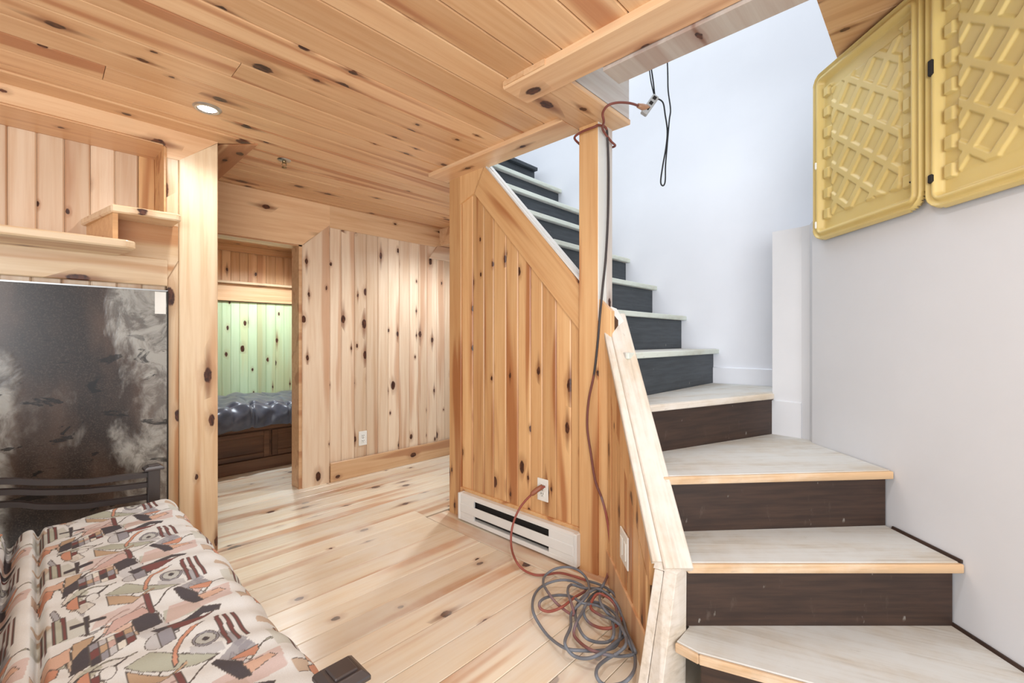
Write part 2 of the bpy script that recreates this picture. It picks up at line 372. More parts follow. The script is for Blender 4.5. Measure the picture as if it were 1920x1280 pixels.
# lower soffit at the right end of the back wall
bm = bmesh.new(); bm_box(bm, (2.60, 2.30, 1.985), (3.2, BY, CZ+.02))
t4 = struct(bm_obj('trim_4', bm, M['trim']), 'boxed pine beam under the ceiling right of the back wall', 'beam')
plank('board', wall_back, (3.2, BY+.012, 1.855), -VX, UP, .72, .128, .026, M['wall'], cuts=[(.72, 0, .8, .6)], bev=.003, face=-VY)
plank('board', wall_back, (2.60, BY+.0, 1.88), -VX, UP, .14, .12, .030, M['trim'], cuts=[(0, .10, .707, -.707)], bev=.003, face=-VY)

# sleeping nook behind the doorway
NY = 4.95
bm = bmesh.new(); bm_box(bm, (.2, NY+.012, 0), (2.1, NY+.06, 2.1))
wall_nook = struct(bm_obj('wall_nook', bm, M['gap']), 'board wall behind the bed in the nook, greenish light coloured in below the rail')
x = .45
while x < 1.85:
    bw = .0855 if x < .9 else random.choice((.075, .082, .09))
    bw = min(bw, 1.85-x) if x > 1.7 else bw
    if bw < .02: break
    plank('nook_board', wall_nook, (x+bw, NY+.012, .3), UP, -VX, 1.17, bw-.001, .012, M['green'], bev=.003, face=-VY)
    plank('nook_board', wall_nook, (x+bw, NY+.012, 1.64), UP, -VX, .40, bw-.001, .012, M['trim'], bev=.003, face=-VY)
    x += bw
plank('nook_rail', wall_nook, (1.85, NY+.0, 1.475), -VX, UP, 1.4, .165, .03, M['trim'], bev=.004, face=-VY)
box('nook_ledge', (.45, NY-.07, 1.64), (1.85, NY, 1.665), M['pale'], wall_nook, .004)
nr = struct(box('wall_nook_side', (1.85, BY+.13, 0), (1.90, NY+.01, 2.1), M['trim']), 'pine side wall of the sleeping nook')
for k in range(9):
    plank('nook_board', nr, (1.85, BY+.14+(k)*.152, .0), UP, VY, 2.02, .150, .002, M['wall'], bev=.001, face=-VX)
nc = struct(box('ceiling_nook', (.2, BY+.10, 2.02), (2.1, NY+.05, 2.06), M['ceil']), 'pine ceiling of the sleeping nook', 'ceiling')
plank('nook_crown', wall_nook, (1.85, NY-.01, 1.955), -VX, UP, 1.4, .065, .02, M['trim'], bev=.003, face=-VY)
nl = struct(box('wall_nook_left', (.15, BY+.10, 0), (.2, NY+.05, 2.1), M['trim']), 'left pine wall of the sleeping nook')

# alcove wall on the left
bm = bmesh.new()
bm_box(bm, (-1.4, AY+.014, 0), (.645, AY+.10, 1.46)); bm_box(bm, (.43, AY+.014, 1.46), (.645, AY+.30, 2.06)); bm_box(bm, (-1.4, AY+.014, 2.06), (.645, AY+.30, CZ+.02))
bm_box(bm, (-1.4, 3.01, 1.3), (.645, 3.06, 2.1)); bm_box(bm, (-1.4, AY+.014, 1.44), (.44, 3.06, 1.47)); bm_box(bm, (.58, AY+.02, 0), (.645, BY+.01, CZ+.02))
wall_left = struct(bm_obj('wall_left', bm, M['gap']), 'left pine wall with an alcove above the dark glass sheet')
plank('casing_leg', wall_left, (.645, AY+.014, 0), UP, -VX, 2.125, .165, .03, M['pale'], cuts=[(1.99, .165, 1, .83)], bev=.004, face=-VY)
ho = (.645, AY+.014, 1.99)
poly_board('alcove_header', [to2((x_, AY+.014, z_), ho, -VX, UP) for x_, z_ in ((.645, 2.129), (.645, 2.14), (-1.35, 2.14), (-1.35, 2.055), (.415, 2.055), (.432, 2.04), (.432, 1.99), (.481, 1.99))], -VY, .0295, M['trim'], wall_left, -VX, UP, ho)
plank('stile', wall_left, (.479, AY+.014, 0), UP, -VX, 1.49, .046, .022, M['pale'], bev=.002, face=-VY)
plank('stile', wall_left, (.479, AY+.014, 1.49), UP, -VX, .50, .048, .026, M['pale'], bev=.004, face=-VY)
box('alcove_soffit', (-1.35, AY+.0, 2.05), (.43, 3.01, 2.062), M['trim'], wall_left)
box('alcove_jamb', (.422, AY+.0, 1.47), (.434, 3.01, 2.055), M['honey'], wall_left)
x = .355
plank('alcove_board', wall_left, (.422, 3.008, 1.47), UP, -VX, .58, .065, .014, M['honey'], bev=.003, face=-VY)
while x > -1.3:
    bw = .090; plank('alcove_board', wall_left, (x, 3.008, 1.47), UP, -VX, .585, bw-.001, .012, M['wall'], bev=.006, face=-VY); x -= bw
x = .43
while x > -1.3:
    bw = .090; plank('lower_board', wall_left, (x, AY+.014, .0), UP, -VX, 1.44, bw-.001, .012, M['wall'], bev=.006, face=-VY); x -= bw
plank('apron', wall_left, (.432, AY+.002, 1.362), -VX, UP, 1.75, .13, .024, M['pale'], cuts=[(.0, .0, -.8, .0)], bev=.004, face=-VY)
prism('apron_return', [(.215, AY-.018, 1.485), (.432, AY-.018, 1.40), (.475, AY-.018, 1.49), (.475, AY-.018, 1.66), (.215, AY-.018, 1.66)], (0, .03, 0), M['pale'], wall_left)
# stepped sill shelves of the alcove
lo_shelf = tag(prism('alcove_shelf', [(-1.3, 2.44, 1.482), (.255, 2.44, 1.482), (.285, 2.465, 1.482), (.265, 2.60, 1.482), (.235, AY+.0, 1.482), (.215, 3.0, 1.482), (-1.3, 3.0, 1.482)], (0, 0, .034), M['pale'], bev=.006), 'long lower pine shelf with rounded end above the dark glass', 'shelf')
up_shelf = tag(prism('alcove_shelf', [(.215, 2.575, 1.652), (.445, 2.555, 1.652), (.462, 2.575, 1.652), (.455, AY-.02, 1.652), (.420, AY-.02, 1.652), (.420, 3.0, 1.652), (.14, 3.0, 1.652)], (0, 0, .034), M['pale'], bev=.006), 'short raised pine shelf at the right end of the alcove', 'shelf')
prism('shelf_support', [(.222, 2.60, 1.518), (.24, 2.60, 1.518), (.19, 3.0, 1.518), (.16, 3.0, 1.518)], (0, 0, .134), M['honey'], up_shelf)

# under-stairs wall with the heater
cap_z = lambda yy: 1.406 + (yy - 1.271)*1.093          # top edge of the sloping wall
bm = bmesh.new()
bm_prism(bm, [(HX+.012, 1.08, 0), (HX+.012, 2.262, 0), (HX+.012, 2.262, CZ), (HX+.012, 1.93, CZ-.005), (HX+.012, 1.08, cap_z(1.08)-.005)], (.034, 0, 0))
wall_mid = struct(bm_obj('wall_middle', bm, M['gap']), 'honey pine board wall under the upper stairs behind the heater')
plank('corner_stile', wall_mid, (HX+.012, 2.265, 0), UP, -VY, CZ, .115, .022, M['honey'], bev=.003, face=-VX)
yy = 2.15
while yy > 1.26:
    bw = random.choice((.082, .092, .10))
    bw = min(bw, yy-1.25)
    s = 1.093
    plank('wall_board', wall_mid, (HX+.012, yy, .0), UP, -VY, 2.05, bw-.002, .012, M['honey'], cuts=[(cap_z(yy)-.2, 0, 1, s), (1.985, 0, 1, 0)], bev=.005, face=-VX)
    yy -= bw
# sloping fascia, mitred to the short head piece
ang = math.atan(1.093); SL = Vector((0, math.cos(ang), math.sin(ang))); SW = Vector((0, -math.sin(ang), math.cos(ang)))
o = Vector((HX+.012, 1.05, cap_z(1.05)-.25)); 
pf = [(HX+.012, 1.25, cap_z(1.25)-.012), (HX+.012, 1.25, cap_z(1.25)-.245), (HX+.012, 2.02, cap_z(2.02)-.245), (HX+.012, 1.93, CZ-.012)]
NL = SL*-1; NW = SW     # L x W = -X for L=-SL? checked below
Lf, Wf = (SL, SW) if SL.cross(SW).x < 0 else (SL*-1, SW)
of = (HX+.012, 1.25, cap_z(1.25)-.245)
poly_board('sloping_fascia', [to2(p, of, Lf, Wf) for p in pf], -VX, .024, M['honey'], wall_mid, Lf, Wf, of)
ph = [(HX+.012, 2.155, CZ-.012), (HX+.012, 2.155, 1.945), (HX+.012, 2.03, 1.985), (HX+.012, 1.94, CZ-.012)]
poly_board('head_piece', [to2(p, ph[0], UP, -VY) for p in ph], -VX, .026, M['honey'], wall_mid, UP, -VY, ph[0])
box('base_trim', (HX-.012, 1.25, .0), (HX+.012, 2.155, .185), M['honey'], wall_mid, .003)
# corner post, full height, and the board round its foot
plank('corner_stile', wall_mid, (HX+.012, 1.255, 0), UP, -VY, 1.30, .175, .03, M['honey'], cuts=[(1.30, .10, 1, .9)], bev=.003, face=-VX)
post = empty('support_post', (1.86, 1.2, 0), 'square pine post from floor to beam with a white painted side', 'post')
plank('front_face', post, (1.806, 1.25, 0), UP, -VY, 2.125, .105, .014, M['honey'], bev=.002, face=-VX)
box('core', (1.806, 1.148, 0), (1.915, 1.25, 2.125), M['grey'], post)
plank('painted_side', post, (1.795, 1.149, 1.19), UP, VX, .935, .075, .006, M['whitemetal'], bev=.002, face=-VY)
plank('painted_side', post, (1.874, 1.149, 1.19), UP, VX, .935, .042, .008, M['grey'], bev=.002, face=-VY)

# stair half wall on the diagonal, with the switch
hz = lambda f: .422 + (f - 1.363)*.995
bm = bmesh.new(); r0, r1 = .452, .533
bm_prism(bm, [P(r0, 1.42), P(r0, 2.06), P(r0, 2.06, hz(2.06)-.03), P(r0, 1.42, hz(1.42)-.03)], RV*(r1-r0))
half = struct(bm_obj('wall_half', bm, M['gap']), 'sloping half wall of honey pine beside the lower stairs')
fb = 2.06
while fb > 1.47:
    bw = min(.085, fb-1.42)
    plank('wall_board', half, P(r0, fb, 0), UP, -FV, 1.3, bw-.002, .012, M['honey'], cuts=[(hz(fb)-.2, 0, 1, .995)], bev=.005, face=-RV)
    fb -= bw
def half_poly(name, pts, t, mat):      # pts in (f, z) on the room side
    return poly_board(name, [to2(P(r0, f, z), P(r0, 2.06, 0), UP, -FV) for f, z in pts], -RV, t, mat, half, UP, -FV, P(r0, 2.06, 0))
half_poly('sloping_fascia', [(2.03, hz(2.03)-.03), (1.41, hz(1.41)-.03), (1.41, hz(1.41)-.14), (1.93, hz(1.93)-.20)], .02, M['honey'])
half_poly('base_board', [(2.06, 0), (1.40, 0), (1.40, .135), (2.06, .135)], .02, M['trim'])
half_poly('corner_stile', [(2.06, 0), (1.985, 0), (1.985, hz(1.985)-.06), (2.06, hz(2.06)-.06)], .014, M['honey'])
# worn cap in two strips
sl2 = math.hypot(1, .995); CL = (FV + UP*.995)/sl2
a0 = P(.436, 1.375, hz(1.375)-.012)
plank('cap_strip', half, P(.428, 1.375, hz(1.375)-.02), CL, RV, 1.145, .030, .018, M['cap'], bev=.003, face=UP)
plank('cap', half, P(.546, 1.36, hz(1.36)-.02), CL, -RV, 1.15, .088, .024, M['cap'], bev=.004, face=UP)
hull('end_post', [P(.398, 1.345, 0), P(.424, 1.30, 0), P(.533, 1.375, 0), P(.47, 1.45, 0), P(.460, 1.356, .405), P(.4904, 1.335, .405), P(.538, 1.378, .405), P(.50, 1.42, .405)], M['cap'], half, .002)
hull('end_strip', [P(.374, 1.362, 0), P(.396, 1.343, 0), P(.43, 1.42, 0), P(.436, 1.371, .40), P(.458, 1.354, .40), P(.47, 1.42, .40)], M['cap'], half, .002)
hull('end_block', [P(.432, 1.372, .402), P(.4904, 1.332, .402), P(.541, 1.378, .402), P(.47, 1.41, .402), P(.445, 1.385, .43), P(.52, 1.39, .43), P(.47, 1.41, .43)], M['cap'], half, .001)
hull('cap_end', [P(.44, 2.06, 1.12), P(.445, 2.10, 1.22), P(.47, 2.13, 1.26), P(.44, 2.11, 1.12), P(.50, 2.15, 1.15), P(.50, 2.14, 1.25), P(.53, 2.06, 1.05), P(.53, 2.12, 1.19), P(.45, 2.04, 1.02)], M['whitemetal'], half, .001)

# stairwell walls
wr = struct(box('wall_stairwell', (WX, -1.4, 0), (WX+.06, 4.6, 4.7), M['white']), 'tall white stairwell wall lit from the storey above')
bs = struct(hull('baseboard_stairwell', [(WX-.014, .62, .836), (WX, .62, .836), (WX-.014, .62, .93), (WX, .62, .935), (WX-.014, 1.0, .836), (WX, 1.0, .836), (WX-.014, 1.0, .93), (WX, 1.0, .935)], M['white']), 'white baseboard at the winder tread', 'baseboard')
RW = 1.38
pl = [P(RW, .2), P(RW, 2.06), P(1.409, 2.12), Vector((2.53, .47, 0)), Vector((2.551, .60, 0)), Vector((WX, .60, 0)), Vector((WX, -1.2, 0))]
wl = struct(prism('wall_right', pl, (0, 0, 1.645), M['greywhite']), 'right white plaster wall with a ledge beside the lower stairs')
prism('upper_wall', [P(RW, .2, 1.645), P(RW, 1.88, 1.645), Vector((WX, .28, 1.645)), Vector((WX, -1.2, 1.645))], (0, 0, .64), M['greywhite'], wl)
hull('skirting', [Vector((2.535, .47, .62)), Vector((2.549, .595, .62)), Vector((2.522, .47, .62)), Vector((2.537, .60, .62)), Vector((2.535, .47, .80)), Vector((2.549, .595, .80)), Vector((2.522, .47, .795)), Vector((2.537, .60, .795))], M['greywhite'], wl)
# ------------------------------------------------------------------ staircase
stairs = empty('staircase', P(.95, 1.3, 0), 'winding wooden staircase with worn white treads and dark risers', 'staircase')
TT = .028
def step_local(name, pts, z0, h, mat, parent, L):
    """prism whose local x runs along the board"""
    L = Vector(L).normalized(); W = UP.cross(L); o = Vector(pts[0]); o.z = z0
    bm = bmesh.new(); bm_prism(bm, [((Vector(p)-o).dot(L), (Vector(p)-o).dot(W), 0) for p in [Vector((q[0], q[1], z0)) for q in pts]], (0, 0, h))
    bmesh.ops.bevel(bm, geom=list(bm.edges), offset=.003, segments=1, affect='EDGES')
    mw = Matrix(((L.x, W.x, 0, o.x), (L.y, W.y, 0, o.y), (0, 0, 1, o.z), (0, 0, 0, 1)))
    return bm_obj(name, bm, mat, parent, mw=mw)
def step(k, front, back, rmat, nmat, over=.034, ends=True):
    """front, back: lists of plan points from left to right"""
    z = Q*k; fr = [Vector((p[0], p[1], 0)) for p in front]; bk = [Vector((p[0], p[1], 0)) for p in back]
    L = (fr[-1]-fr[0]).normalized(); into = UP.cross(L)          # into the stair
    tr = step_local('tread', [p + into*.014 for p in fr] + bk[::-1], z-TT, TT, M['tread'], stairs, L)
    bm = bmesh.new()
    fn = fr; pts = fn + [p + into*.0145 for p in fn[::-1]]
    ns = step_local('nosing', pts, z-TT-.0005, TT-.001, nmat, tr, L)
    return L, into
def riser(k, a, b, mat):
    a = Vector((a[0], a[1], 0)); b = Vector((b[0], b[1], 0)); L = (b-a).normalized(); into = UP.cross(L)
    step_local('riser', [a, b, b+into*.016, a+into*.016], Q*(k-1)-(.0 if k == 1 else .005), Q-TT+(.0 if k == 1 else .005), mat, stairs, L)
e = RW-.004
# first step, clipped round the end of the half wall
fr1 = [P(.48, 1.318), P(.5276, 1.266), P(e, .875)]
z1 = Q
tr = step_local('tread', [P(.487, 1.328), P(.533, 1.278), P(e, .89), P(e, 1.44), P(.553, 1.44), P(.553, 1.39)], z1-TT, TT, M['tread'], stairs, P(e, .875)-P(.5276, 1.266))
step_local('nosing', [P(.5276, 1.266), P(e, .875), P(e, .889), P(.5326, 1.277)], z1-TT-.0005, TT-.001, M['nosing'], tr, P(e, .875)-P(.5276, 1.266))
step_local('nosing', [P(.479, 1.318), P(.527, 1.266), P(.5325, 1.2775), P(.4865, 1.3275)], z1-TT-.0005, TT-.001, M['nosing'], tr, P(.527, 1.266)-P(.479, 1.318))
riser(1, P(.545, 1.295), P(e, .915), M['riser'])
# diagonal and winder steps
step(2, [P(.535, 1.361), P(e, 1.361)], [P(.535, 1.63), P(e, 1.68)], M['riser'], M['nosing']); riser(2, P(.535, 1.397), P(e, 1.397), M['riser'])
step(3, [P(.525, 1.545), P(e, 1.613)], [P(.525, 1.88), Vector((2.56, .60, 0)), Vector((2.535, .47, 0)), P(1.409, 2.12), P(e, 2.05)], M['riser'], M['nosing']); riser(3, P(.525, 1.59), P(e, 1.648), M['riser'])
step(4, [P(.515, 1.785), P(1.298, 2.215)], [P(.515, 2.12), Vector((WX-.016, 1.03, 0)), Vector((WX-.016, .602, 0)), Vector((2.56, .602, 0))], M['riser'], M['cap']); riser(4, P(.52, 1.838), P(1.322, 2.262), M['riser'])
for k, fa, fb_ in ((1, .90, 1.40), (2, 1.37, 1.62)):
    hull('wall_gap', [P(e-.006, fa, Q*k-.001), P(e+.003, fa, Q*k-.001), P(e-.006, fb_, Q*k-.001), P(e+.003, fb_, Q*k-.001), P(e+.003, fa, Q*k+.009), P(e+.003, fb_, Q*k+.009), P(e-.002, fa, Q*k+.009), P(e-.002, fb_, Q*k+.009)], M['riser'], stairs)
y5 = .963; run = .2; xr = WX-.004
lefts = {5: 1.752, 6: 1.94}
for k in range(5, 12):
    xl = lefts.get(k, 2.0); yk = y5 + run*(k-5)
    step(k, [(xl, yk), (xr, yk)], [(max(xl, 1.93), yk+run+.05), (xr, yk+run+.05)], M['cool_lit'], M['nosewhite'])
    riser(k, (max(xl, 1.8)+.005, yk+.034), (xr, yk+.034), M['cool_lit'])
yk = y5 + run*7
riser(12, (2.0, yk+.034), (xr-.06, yk+.034), M['cool_lit'])
step_local('landing_edge', [Vector((2.0, yk, 0)), Vector((xr-.06, yk, 0)), Vector((xr-.06, yk+1.6, 0)), Vector((2.0, yk+1.6, 0))], Q*12-TT, TT, M['cool_lit'], stairs, VX)
# board closing the open side of the upper flight, below the nosing line
prism('stringer', [(1.925, 1.26, Q*5.6-.2), (1.925, 1.26, Q*6.2), (1.925, 2.30, Q*6.2+1.04*1.045), (1.925, 2.40, Q*10.2)], (.06, 0, 0), M['cool_lit'], stairs)
# pale metal edge along the top of the under-stairs wall
edge = empty('edge_strip', (HX, 1.25, cap_z(1.25)), 'thin pale metal strip along the sloping top of the under-stairs wall', 'edge strip')
for dx, dz, wd, mt in ((0, .006, .027, 'whitemetal'), (.028, .010, .032, 'whitemetal')):
    prism('strip', [(HX-.012+dx, 1.25, cap_z(1.25)-.012+dz), (HX-.012+dx, 1.25, cap_z(1.25)+.002+dz), (HX-.012+dx, 1.935, cap_z(1.935)+.002+dz), (HX-.012+dx, 1.935, cap_z(1.935)-.012+dz)], (wd, 0, 0), M[mt], edge)

# ------------------------------------------------------------------ yellow lids
def lid_mesh():
    Wd, Hd = .535, .735; nx, nz = 178, 244
    u = np.linspace(0, Wd, nx); v = np.linspace(0, Hd, nz); U, V = np.meshgrid(u, v)
    def sm(x, a, b): t = np.clip((x-a)/(b-a), 0, 1); return t*t*(3-2*t)
    def rrect(U, V, m, rad):
        cx, cy = Wd/2, Hd/2; dx = np.abs(U-cx)-(cx-m-rad); dy = np.abs(V-cy)-(cy-m-rad)
        return np.hypot(np.maximum(dx, 0), np.maximum(dy, 0)) + np.minimum(np.maximum(dx, dy), 0) - rad
    d = rrect(U, V, 0, .055)
    h = np.full_like(U, .012)
    h += .026*sm(d, -.05, -.035)*1.0                     # rim
    h -= .010*sm(d, -.03, -.022) * (1-sm(d, -.014, -.008)) # groove on the rim
    h -= .020*sm(d, -.008, .0)
    # scalloped step between rim and field
    s = rrect(U, V, .055, .03)
    sc = np.sin(V*2*np.pi/.088) > .1
    sc2 = (np.abs(U-Wd/2) > Wd/2-.10)
    h += .012*sm(s, -.034, -.028)*sc*sc2*(s < .0)
    # waffle field of slanted pockets
    fld = 1-sm(s, -.046, -.040)
    a = (U*.766 - V*.643)/.083; b = (U*.643 + V*.766)/.100
    def pocket(t, w): f = np.abs((t % 1)-.5); return 1-sm(f, w, w+.06)
    h += fld*(.010 - .008*pocket(a, .30)*pocket(b, .34))
    keep = d <= 1e-4
    idx = -np.ones(U.shape, int); idx[keep] = np.arange(keep.sum())
    co = np.stack([U[keep], V[keep], h[keep]], 1); n = len(co)
    a_, b_, c_, d_ = idx[:-1, :-1], idx[:-1, 1:], idx[1:, 1:], idx[1:, :-1]
    ok = (a_ >= 0) & (b_ >= 0) & (c_ >= 0) & (d_ >= 0)
    q = np.stack([a_[ok], b_[ok], c_[ok], d_[ok]], 1)
    back = co.copy(); back[:, 2] -= .006
    q2 = q[:, ::-1] + n
    # boundary
    ed = {}
    for f in q.tolist():
        for i in range(4):
            e_ = (f[i], f[(i+1) % 4])
            if (e_[1], e_[0]) in ed: del ed[(e_[1], e_[0])]
            else: ed[e_] = 1
    side = [(b2, a2, a2+n, b2+n) for a2, b2 in ed]
    me = bpy.data.meshes.new('lid_shell'); me.from_pydata(np.vstack([co, back]).tolist(), [], q.tolist() + q2.tolist() + side)
    me.polygons.foreach_set('use_smooth', [True]*len(me.polygons)); me.materials.append(M['lid']); return me
lm = lid_mesh()
LN = -RV                               # lids face the stairs
def lid(f_left, z0, label, tilt=0, slots=()):
    # local x runs from the far edge towards the camera
    L = -FV; W = UP; N = L.cross(W)
    if N.dot(LN) < 0: raise RuntimeError('lid orientation')
    o = P(RW-.002, f_left, z0)
    e_ = empty('storage_lid', o, label, 'lid', 'yellow plastic lids hung on the right wall')
    rot = Matrix.Rotation(tilt, 4, N)
    mw = Matrix(((L.x, W.x, N.x, o.x), (L.y, W.y, N.y, o.y), (L.z, W.z, N.z, o.z), (0, 0, 0, 1)))
    mw = Matrix.Translation(o) @ rot @ Matrix.Translation(-o) @ mw
    link('shell', lm, e_, None, mw)
    for (a, b, w2, h2, *mt_) in slots:
        bm = bmesh.new(); bm_box(bm, (a-w2, b-h2, .002), (a+w2, b+h2, .043 if a < .06 else .030), .004)
        bm_obj('handle_slot', bm, M[mt_[0] if mt_ else 'slot'], e_, mw=mw)
    return e_
lid(2.005, 1.535, 'left yellow waffle-patterned plastic lid, next to the white stairwell', 0, [(.492, .10, .012, .0025), (.030, .33, .005, .016, 'plastic'), (.030, .07, .005, .016, 'plastic')])
lid(1.462, 1.515, 'right yellow waffle-patterned plastic lid with two black slots, nearest the camera', 0, [(.028, .455, .009, .026), (.028, .10, .009, .014)])

# ------------------------------------------------------------------ baseboard heater
ht = empty('baseboard_heater', (1.80, 1.68, 0), 'white electric baseboard heater along the honey pine wall', 'heater')
hx0, hx1 = HX-.058, HX-.013; y0, y1 = 1.245, 2.12
bm = bmesh.new(); bm_box(bm, (hx0+.030, y0+.004, .018), (hx1, y1-.004, .162)); bm_obj('body', bm, M['slot'], ht)
box('front_panel', (hx0, y0+.018, .060), (hx0+.008, y1-.018, .110), M['whitemetal'], ht, .002)
prism('top_hood', [(hx0+.004, y0, .146), (hx0+.004, y0, .160), (hx0+.016, y0, .168), (hx1, y0, .168), (hx1, y0, .156)], (0, y1-y0, 0), M['whitemetal'], ht)
box('bottom_rail', (hx0+.002, y0+.01, .010), (hx1, y1-.01, .034), M['whitemetal'], ht, .002)
for a, b in ((y0-.002, y0+.018), (y1-.018, y1+.002)): box('end_cap', (hx0-.002, a, .010), (hx1, b, .170), M['whitemetal'], ht, .004)
for a, b in ((y0+.016, y0+.17), (y1-.14, y1-.016)):
    box('wiring_cover', (hx0+.003, a, .108), (hx0+.014, b, .148), M['whitemetal'], ht); box('wiring_cover', (hx0+.003, a, .032), (hx0+.014, b, .062), M['whitemetal'], ht)

# ------------------------------------------------------------------ outlets, switch
def outlet(c, n, u, label, plate=M['plastic']):
    """c centre on the wall, n outward, u sideways"""
    e_ = empty('wall_outlet', c, label, 'outlet', 'duplex wall outlets'); c = Vector(c); n = Vector(n); u = Vector(u)
    def b(name, cu, cz, hw, hh, t0, t1, mat, parent, bev=0):
        bm = bmesh.new(); bm_box(bm, (cu-hw, cz-hh, t0), (cu+hw, cz+hh, t1), bev)
        mw = Matrix(((u.x, 0, n.x, c.x), (u.y, 0, n.y, c.y), (0, 1, n.z, c.z), (0, 0, 0, 1)))
        return bm_obj(name, bm, mat, parent, mw=mw)
    b('plate', 0, 0, .036, .058, 0, .006, plate, e_, .002)
    for s in (-1, 1):
        k = b('socket', 0, s*.021, .016, .0145, .005, .009, plate, e_, .002)
        for q in (-1, 1): b('socket_slot', q*.006, s*.021+.003, .0013, .0045, .008, .0098, M['slot'], k)
        b('ground_hole', 0, s*.021-.008, .002, .002, .008, .0098, M['slot'], k)
    b('screw', 0, 0, .003, .003, .005, .0075, M['steel'], e_)
    return b
outlet((1.825, BY-.001, .296), (0, -1, 0), (1, 0, 0), 'white duplex outlet low on the back wall boards')
outlet((HX-.001, 1.495, .315), (-1, 0, 0), (0, -1, 0), 'white duplex outlet above the heater with the cord plugged in')
sw = empty('light_switch', P(.43, 1.735, .295), 'white rocker switch plate on the sloping half wall', 'switch')
mws = Matrix(((-F2[0], 0, -R2[0], 0), (-F2[1], 0, -R2[1], 0), (0, 1, 0, 0), (0, 0, 0, 1))); mws.translation = P(.4385, 1.735, .295)
bm = bmesh.new(); bm_box(bm, (-.058, -.062, 0), (.058, .062, .007), .002); bm_obj('plate', bm, M['plastic'], sw, mw=mws)
for s in (-1, 1):
    bm = bmesh.new(); bm_box(bm, (s*.025-.017, -.034, .006), (s*.025+.017, .034, .011), .002); bm_obj('rocker', bm, M['plastic'], sw, mw=mws)

# ------------------------------------------------------------------ ceiling fixtures
def downlight(x, y, z, label, power, color, blend=.6, ang=150):
    e_ = empty('downlight', (x, y, z), label, 'ceiling light', 'recessed ceiling lights')
    lathe('trim_ring', [(.036, -.002), (.040, -.009), (.050, -.007), (.056, .0)], (x, y, z), M['steel'], e_)
    lathe('bulb_lens', [(.0, -.004), (.033, -.004), (.036, -.001)], (x, y, z), M['lens'], e_)
    l = bpy.data.lights.new('bulb', 'SPOT'); l.energy = power; l.color = color; l.spot_size = math.radians(ang); l.spot_blend = blend; l.shadow_soft_size = .035
    o = bpy.data.objects.new('bulb', l); COL.objects.link(o); o.location = (x, y, z-.02); o.parent = e_; o.matrix_parent_inverse = e_.matrix_basis.inverted()
    return e_
downlight(.522, 2.377, CZ, 'round recessed ceiling light shining above the post', 15, (.93, .97, 1.0))
downlight(2.36, 2.60, CZ, 'added unseen fill light behind the under-stairs wall', 66, (.88, .95, 1.0))  # unseen lamp added to brighten the far room
downlight(1.55, 4.25, 2.02, 'recessed ceiling light over the bed in the nook', 80, (.84, .93, 1.0))
downlight(.9, .4, CZ, 'added unseen fill light just above the camera', 28, (.95, .97, 1.0))  # unseen lamp added to brighten the main room
spk = empty('fire_sprinkler', (.978, 2.739, CZ), 'small brass fire sprinkler head on the ceiling', 'sprinkler')
c = (.978, 2.739, CZ)
lathe('escutcheon', [(.0, -.006), (.012, -.008), (.032, -.004), (.036, .0)], c, M['steel'], spk)
lathe('body', [(.0, .0), (.011, .0), (.011, -.014), (.007, -.018), (.0, -.018)], c, M['brass'], spk, 12)
for s in (-1, 1): tube('frame_arm', [(c[0]+s*.008, c[1], c[2]-.014), (c[0]+s*.012, c[1], c[2]-.028), (c[0]+s*.003, c[1], c[2]-.042)], .0022, M['brass'], spk, 6)
lathe('deflector', [(.0, -.042), (.014, -.043), (.014, -.045), (.0, -.046)], c, M['brass'], spk, 16)

